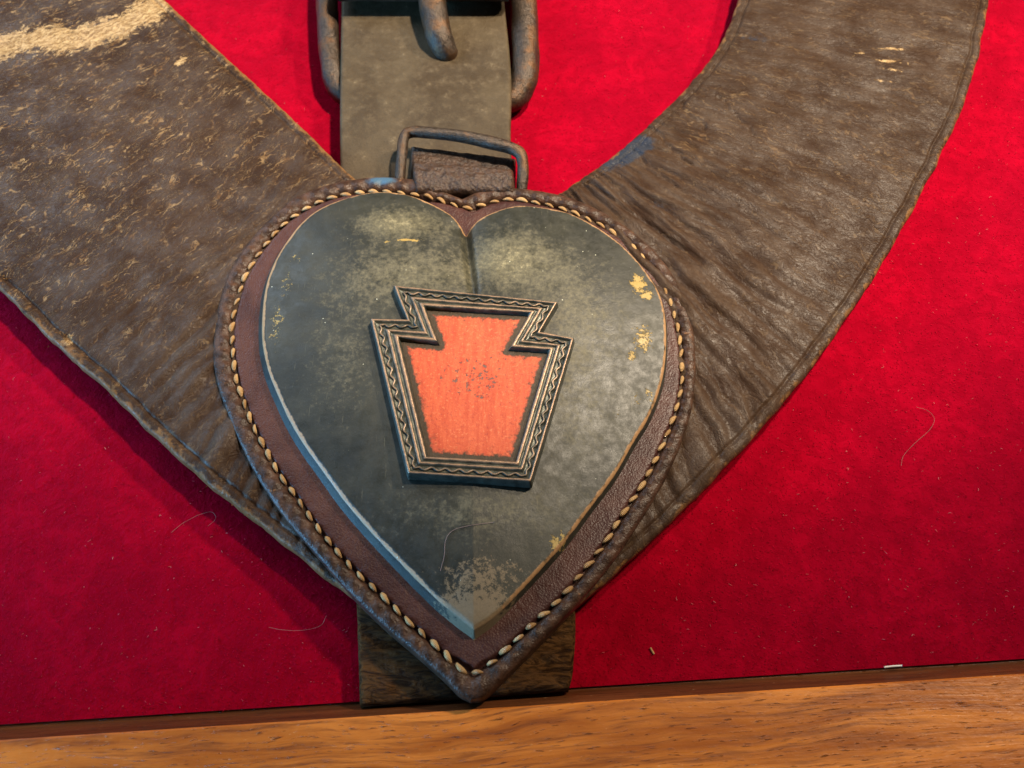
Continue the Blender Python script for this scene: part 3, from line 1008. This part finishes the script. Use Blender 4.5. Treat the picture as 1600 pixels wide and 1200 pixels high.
gd = dist_poly(fl2, gl, False).reshape(dh.shape)
gt = ((fl2 - gx0[:2]) @ (gx1 - gx0)[:2] / np.dot((gx1 - gx0)[:2], (gx1 - gx0)[:2])).reshape(dh.shape)
ga = sstep(2.0, 0.2, gt)
zz -= ga * (1.9 * np.exp(-(gd / 0.95) ** 2) + 0.7 * np.exp(-(gd / 4.0) ** 2))
# a raised rib left of the groove
zz += 0.06 * fbm(fl2[:, 0] * 0.2, fl2[:, 1] * 0.2, 4, 60).reshape(dh.shape)
wearp = np.zeros_like(dh)
for (cx, cy, rx, ry, a_) in [(1000, 438, 17, 24, 1.0), (1012, 455, 14, 14, .9), (1006, 525, 20, 30, .85), (985, 552, 14, 10, .8), (1015, 608, 9, 20, .75), (996, 620, 7, 26, .62), (966, 640, 7, 9, .6), (868, 845, 12, 14, .95), (880, 838, 5, 14, .9),
                             (640, 374, 24, 3.6, 1.15), (606, 379, 10, 3, 1.0), (430, 500, 14, 55, .62), (445, 440, 16, 40, .55), (460, 400, 16, 20, .5), (812, 420, 9, 9, .0)]:
    wearp = np.maximum(wearp, a_ * spot2(R3, cx, cy, rx, ry, 0.03, ZQ + 5))
rimw = np.where(dh < runw, np.exp(-((dh - runw) / 0.22) ** 2), np.exp(-((dh - runw) / 1.1) ** 2)) * (1.02 + 0.10 * lside)
tipv = 1.0 * spot2(R3, 745, 975, 40, 30, 0, ZQ + 4) + 0.70 * spot2(R3, 745, 935, 70, 34, 0, ZQ + 4) + 0.5 * spot2(R3, 760, 885, 60, 20, 0, ZQ + 4)
patn = 0.95 * spot2(R3, 625, 345, 75, 34, 0, ZQ + 5) + 0.75 * spot2(R3, 640, 430, 120, 60, 0, ZQ + 5) + 0.8 * spot2(R3, 800, 400, 70, 60, 0, ZQ + 5) + 0.65 * spot2(R3, 905, 500, 80, 120, 0, ZQ + 5) \
    + 0.45 * spot2(R3, 540, 560, 70, 110, 0, ZQ + 5) + 0.6 * spot2(R3, 760, 800, 130, 40, 0, ZQ + 5) + 0.4 * spot2(R3, 900, 660, 60, 90, 0, ZQ + 5) - 0.05
V = np.vstack([np.concatenate([hp[:, :2], np.full((NP_, 1), ZQ - 0.8)], 1), np.concatenate([R3, zz[..., None]], 2).reshape(-1, 3), [[cen2[0], cen2[1], zz[-1].mean()]]])
nr = len(fr) + 1
F = [tuple(f) for f in grid_faces(nr, NP_, True)] + [((nr - 1) * NP_ + j, (nr - 1) * NP_ + (j + 1) % NP_, len(V) - 1) for j in range(NP_)]
pad = lambda a: np.concatenate([np.zeros(NP_), a.ravel(), [0]])
plate = add('raised_heart', mesh('raised_heart', V, F, MAT['plate'], attrs=dict(wear=pad(wearp), rim=pad(rimw), tip=pad(tipv), patina=pad(np.clip(patn, 0, 1.2)))), collar_t)

# ------------------------------------------------------------------ keystone badge
ZB = ZQ + HW + 3.1
out_px = [(616, 446), (870, 472), (843, 518), (896, 528), (829, 751), (638, 738), (580, 498), (637, 499)]
in_px = [(663, 478), (828, 488), (797, 542), (858, 546), (806, 720), (667, 712), (623, 527), (684, 533)]
ZT = ZB + 2.3
ob, ib = PP(out_px, ZT), PP(in_px, ZT)


def loop(k, z, n_per=60):
    c = ob[:, :2] * (1 - k) + ib[:, :2] * k
    pts_ = []
    for i in range(8):
        a, b = c[i], c[(i + 1) % 8]
        t = np.linspace(0, 1, n_per, endpoint=False)[:, None]
        pts_.append(a + (b - a) * t)
    pts_ = np.vstack(pts_)
    return np.concatenate([pts_, np.full((len(pts_), 1), z)], 1)


prof = [(-0.10, -2.9, 0), (-0.08, -2.2, 0), (-0.03, -0.35, .25), (0.0, -0.08, .8), (0.04, 0.0, .9), (0.09, -0.06, .6), (0.14, -0.45, .1), (0.18, -0.58, 0), (0.44, -0.58, 0), (0.50, -0.45, .1), (0.555, -0.05, .7), (0.62, 0.0, .85), (0.67, -0.12, .6),
        (0.72, -0.50, .1), (0.78, -0.50, .1), (0.83, -0.10, .7), (0.90, 0.0, .95), (0.96, -0.10, .7), (1.0, -0.35, .3), (1.05, -1.2, 0), (1.10, -2.4, 0)]
npp = 60
V, WORN = [], []
for (k_, dz, wn) in prof:
    l_ = loop(k_, ZT + dz, npp)
    l_[:, 2] += 0.05 * noise(l_[:, 0] * 0.5, l_[:, 1] * 0.5, 70)
    l_[:, :2] += 0.05 * np.stack([noise(l_[:, 0] * 0.7, l_[:, 1] * 0.7, 71), noise(l_[:, 0] * 0.7, l_[:, 1] * 0.7, 72)], -1)
    V.append(l_)
    WORN += [wn] * len(l_)
V = np.vstack(V)
badge_me = mesh('badge_frame', V, grid_faces(len(prof), 8 * npp, True), MAT['badge'], smooth=True, attrs=dict(worn=WORN))
bo = add('badge_frame', badge_me, plate)
bo['label'] = 'keystone shaped oxidised metal frame with stepped ridges'
# wavy bead between the ridges, one line round the frame
wl = []
c = ob[:, :2] * 0.69 + ib[:, :2] * 0.31
for i in range(8):
    a, b = c[i], c[(i + 1) % 8]
    L0 = np.linalg.norm(b - a)
    nw = max(2, int(round(L0 / 2.75)))
    t = np.linspace(0, 1, nw * 12, endpoint=False)
    nrm_ = np.array([-(b - a)[1], (b - a)[0]]) / L0
    off = 0.30 * np.sin(2 * np.pi * nw * t) * sstep(0, 0.5 / nw, t) * sstep(1, 1 - 0.5 / nw, t)
    wl.append(a + np.outer(t, b - a) + np.outer(off, nrm_))
wl = np.vstack(wl)
wl = np.concatenate([wl, np.full((len(wl), 1), ZT - 0.42)], 1)
v, f = tube(wl, 0.30, 8, False, 0, True)
add('wavy_bead', mesh('wavy_bead', v, f, MAT['badge'], attrs=dict(worn=np.tile(np.clip(np.sin(np.linspace(0, 2 * np.pi, 8, endpoint=False)), 0, 1) * 0.75, len(wl)))), plate)
# red inlay at the bottom of the frame
ninl = 70
IB = loop(1.06, 0, 40)
ic = IB[:, :2].mean(0)
rr = np.linspace(0, 1, ninl)
V = []
for q in rr:
    V.append(IB[:, :2] * (1 - q) + ic * q)
V = np.vstack(V)
di = dist_poly(V, IB)
zi = ZT - 1.35 + 0.12 * sstep(0, 4, di) + 0.05 * fbm(V[:, 0] * 0.6, V[:, 1] * 0.6, 3, 80)
grime = np.exp(-(di / 0.9) ** 2) * 0.95 + 0.42 * np.exp(-(di / 2.4) ** 2)
chip = 0.54 * spot2(V, 742, 580, 75, 50, 0, ZT) + 0.14
inl = add('red_inlay', mesh('red_inlay', np.concatenate([V, zi[:, None]], 1), grid_faces(ninl, len(IB), True), MAT['inlay'], attrs=dict(grime=grime, chip=chip)), plate)
inl['label'] = 'chipped orange-red painted field inside the keystone frame'

# ------------------------------------------------------------------ wire loop and its leather tab at the top of the heart
wl = catmull([(626, 296, 9.0), (625, 276, 10.2), (628, 240, 12.4), (631, 216, 13.4), (640, 207, 13.8), (665, 207, 14.0), (720, 213, 14.0), (770, 224, 13.8), (800, 232, 13.4), (813, 241, 13.0), (817, 258, 12.0), (816, 285, 10.4), (815, 306, 9.0)], 10)
pts = np.array([P(a, b, z_) for a, b, z_ in wl])
v, f = tube(pts, np.interp(np.arange(len(pts)), [0, 40, 70, len(pts) - 1], [1.3, 1.4, 1.65, 1.35]), 14, True, 0.10)
add('wire_loop', mesh('wire_loop', v, f, MAT['iron']), collar_t)


def slab(corners, ztop_, th, nu, nv_, amp, mat, name, parent, bulge=0.0, seed=0, round_=1.0):
    """rounded leather slab between four photo corners (tl, tr, br, bl)"""
    c4 = PP(corners, ztop_)
    u, v2 = np.meshgrid(np.linspace(0, 1, nu), np.linspace(0, 1, nv_))
    p = (c4[0] * ((1 - u) * (1 - v2))[..., None] + c4[1] * (u * (1 - v2))[..., None] + c4[2] * (u * v2)[..., None] + c4[3] * ((1 - u) * v2)[..., None])
    wu, wv = np.linalg.norm(c4[1] - c4[0]), np.linalg.norm(c4[3] - c4[0])
    dd = np.minimum(np.minimum(u, 1 - u) * wu, np.minimum(v2, 1 - v2) * wv)
    p[..., 2] += bulge * np.sin(np.pi * v2) + amp * fbm(p[..., 0] * 0.3, p[..., 1] * 0.5, 4, seed)
    p[..., 2] -= (1 - np.sqrt(1 - (1 - np.clip(dd / round_, 0, 1)) ** 2)) * round_
    top_ = p.reshape(-1, 3)
    loop_i = list(range(nu)) + [nu - 1 + nu * j for j in range(1, nv_)] + [nu * (nv_ - 1) + i for i in range(nu - 2, -1, -1)] + [nu * j for j in range(nv_ - 2, 0, -1)]
    bt = top_[loop_i].copy()
    bt[:, 2] = ztop_ - th
    off = len(top_)
    nl_ = len(loop_i)
    F_ = [tuple(f_)[::-1] for f_ in grid_faces(nv_, nu)]
    F_ += [(loop_i[i], loop_i[(i + 1) % nl_], off + (i + 1) % nl_, off + i) for i in range(nl_)]
    return add(name, mesh(name, np.vstack([top_, bt]), F_, mat), parent)


slab([(642, 226), (806, 246), (806, 300), (640, 300)], 9.8, 3.0, 50, 24, 0.35, MAT['dark'], 'tab_lining', collar_t, 0.0, 90, 0.9)
slab([(643, 250), (802, 262), (804, 300), (648, 300)], 11.6, 2.0, 60, 26, 0.45, MAT['dark'], 'leather_tab', collar_t, 0.8, 91, 1.4)

# ------------------------------------------------------------------ stray fibres and crumbs
def fibre(name, px_pts, z_, r, label, cat, mat='lint'):
    c_ = catmull(px_pts, 14)
    zz_ = z_ if callable(z_) else (lambda i: z_)
    p_ = np.array([P(a, b, zz_(i / len(c_))) for i, (a, b) in enumerate(c_)])
    base_ = p_.mean(0)
    v_, f_ = tube(p_ - base_, r, 5)
    o_ = add(name, mesh(name, v_, f_, MAT[mat]), None, tuple(base_))
    o_['label'] = label
    o_['category'] = cat
    return o_


def heart_z(px, py):
    q = P(px, py, ZQ + 5.8)
    k_ = np.argmin(((fl2 - q[:2]) ** 2).sum(1))
    return zz_flat[k_]


zz_flat = zz.ravel()
hx = [(688, 892), (694, 868), (696, 845), (706, 830), (730, 822), (772, 816)]
hz = [heart_z(*q) for q in hx]
fibre('stray_fibre', hx, lambda t: float(np.interp(t, np.linspace(0, 1, 6), hz)) + 0.25, 0.05, 'pale curved lint fibre lying on the lower part of the raised heart', 'fibre')
fibre('stray_fibre', [(1408, 728), (1412, 712), (1430, 692), (1452, 672), (1460, 655), (1450, 642), (1432, 636)], 0.5, 0.03, 'pale hooked hair on the velvet beyond the collar\'s wrinkled side', 'fibre')
fibre('stray_fibre', [(268, 832), (285, 818), (310, 805), (330, 800), (337, 810), (325, 822)], 0.5, 0.03, 'looped pale hair on the velvet in the shadow of the collar', 'fibre')
fibre('stray_fibre', [(420, 980), (440, 984), (470, 985), (500, 978), (510, 962)], 0.5, 0.028, 'thin arched hair on the velvet beside the worn strap end', 'fibre')
fibre('crumb', [(1016, 1012), (1019, 1017), (1022, 1022)], 0.3, 0.2, 'tiny tan crumb on the velvet between heart tip and walnut rail', 'crumb', 'crumb')
fibre('pale_chip', [(1382, 1042.5), (1396, 1041), (1409, 1040.3)], 0.75, 0.22, 'small white sliver caught between velvet and walnut rail', 'chip', 'chipm')
# loose lint flecks
V, F = [], []
for k in range(240):
    p0 = P(RNG.uniform(-60, 1660), RNG.uniform(-60, 1120), 0.0)
    if (p0 - E0) @ EY < 1.5:
        continue
    a = RNG.uniform(0, 6.28)
    l_ = RNG.gamma(2.0, 0.14) + 0.15
    r_ = RNG.uniform(0.03, 0.075)
    d_ = np.array([math.cos(a), math.sin(a), 0.15])
    cv = np.array([-math.sin(a), math.cos(a), 0]) * RNG.normal(0, .35) * l_
    v_, f_ = tube(np.array([p0 + [0, 0, .35], p0 + d_ * l_ * .5 + cv + [0, 0, .45], p0 + d_ * l_ + [0, 0, .4]]), r_, 4)
    F += [tuple(i + len(V) for i in f__) for f__ in f_]
    V += v_.tolist()
o = add('lint_flecks', mesh('lint_flecks', np.array(V), F, M_plain('pink_lint', (0.42, 0.12, 0.12), 0.8)))
o['kind'] = 'stuff'
o['label'] = 'scattered specks of pale lint over the red velvet'
o['category'] = 'lint'
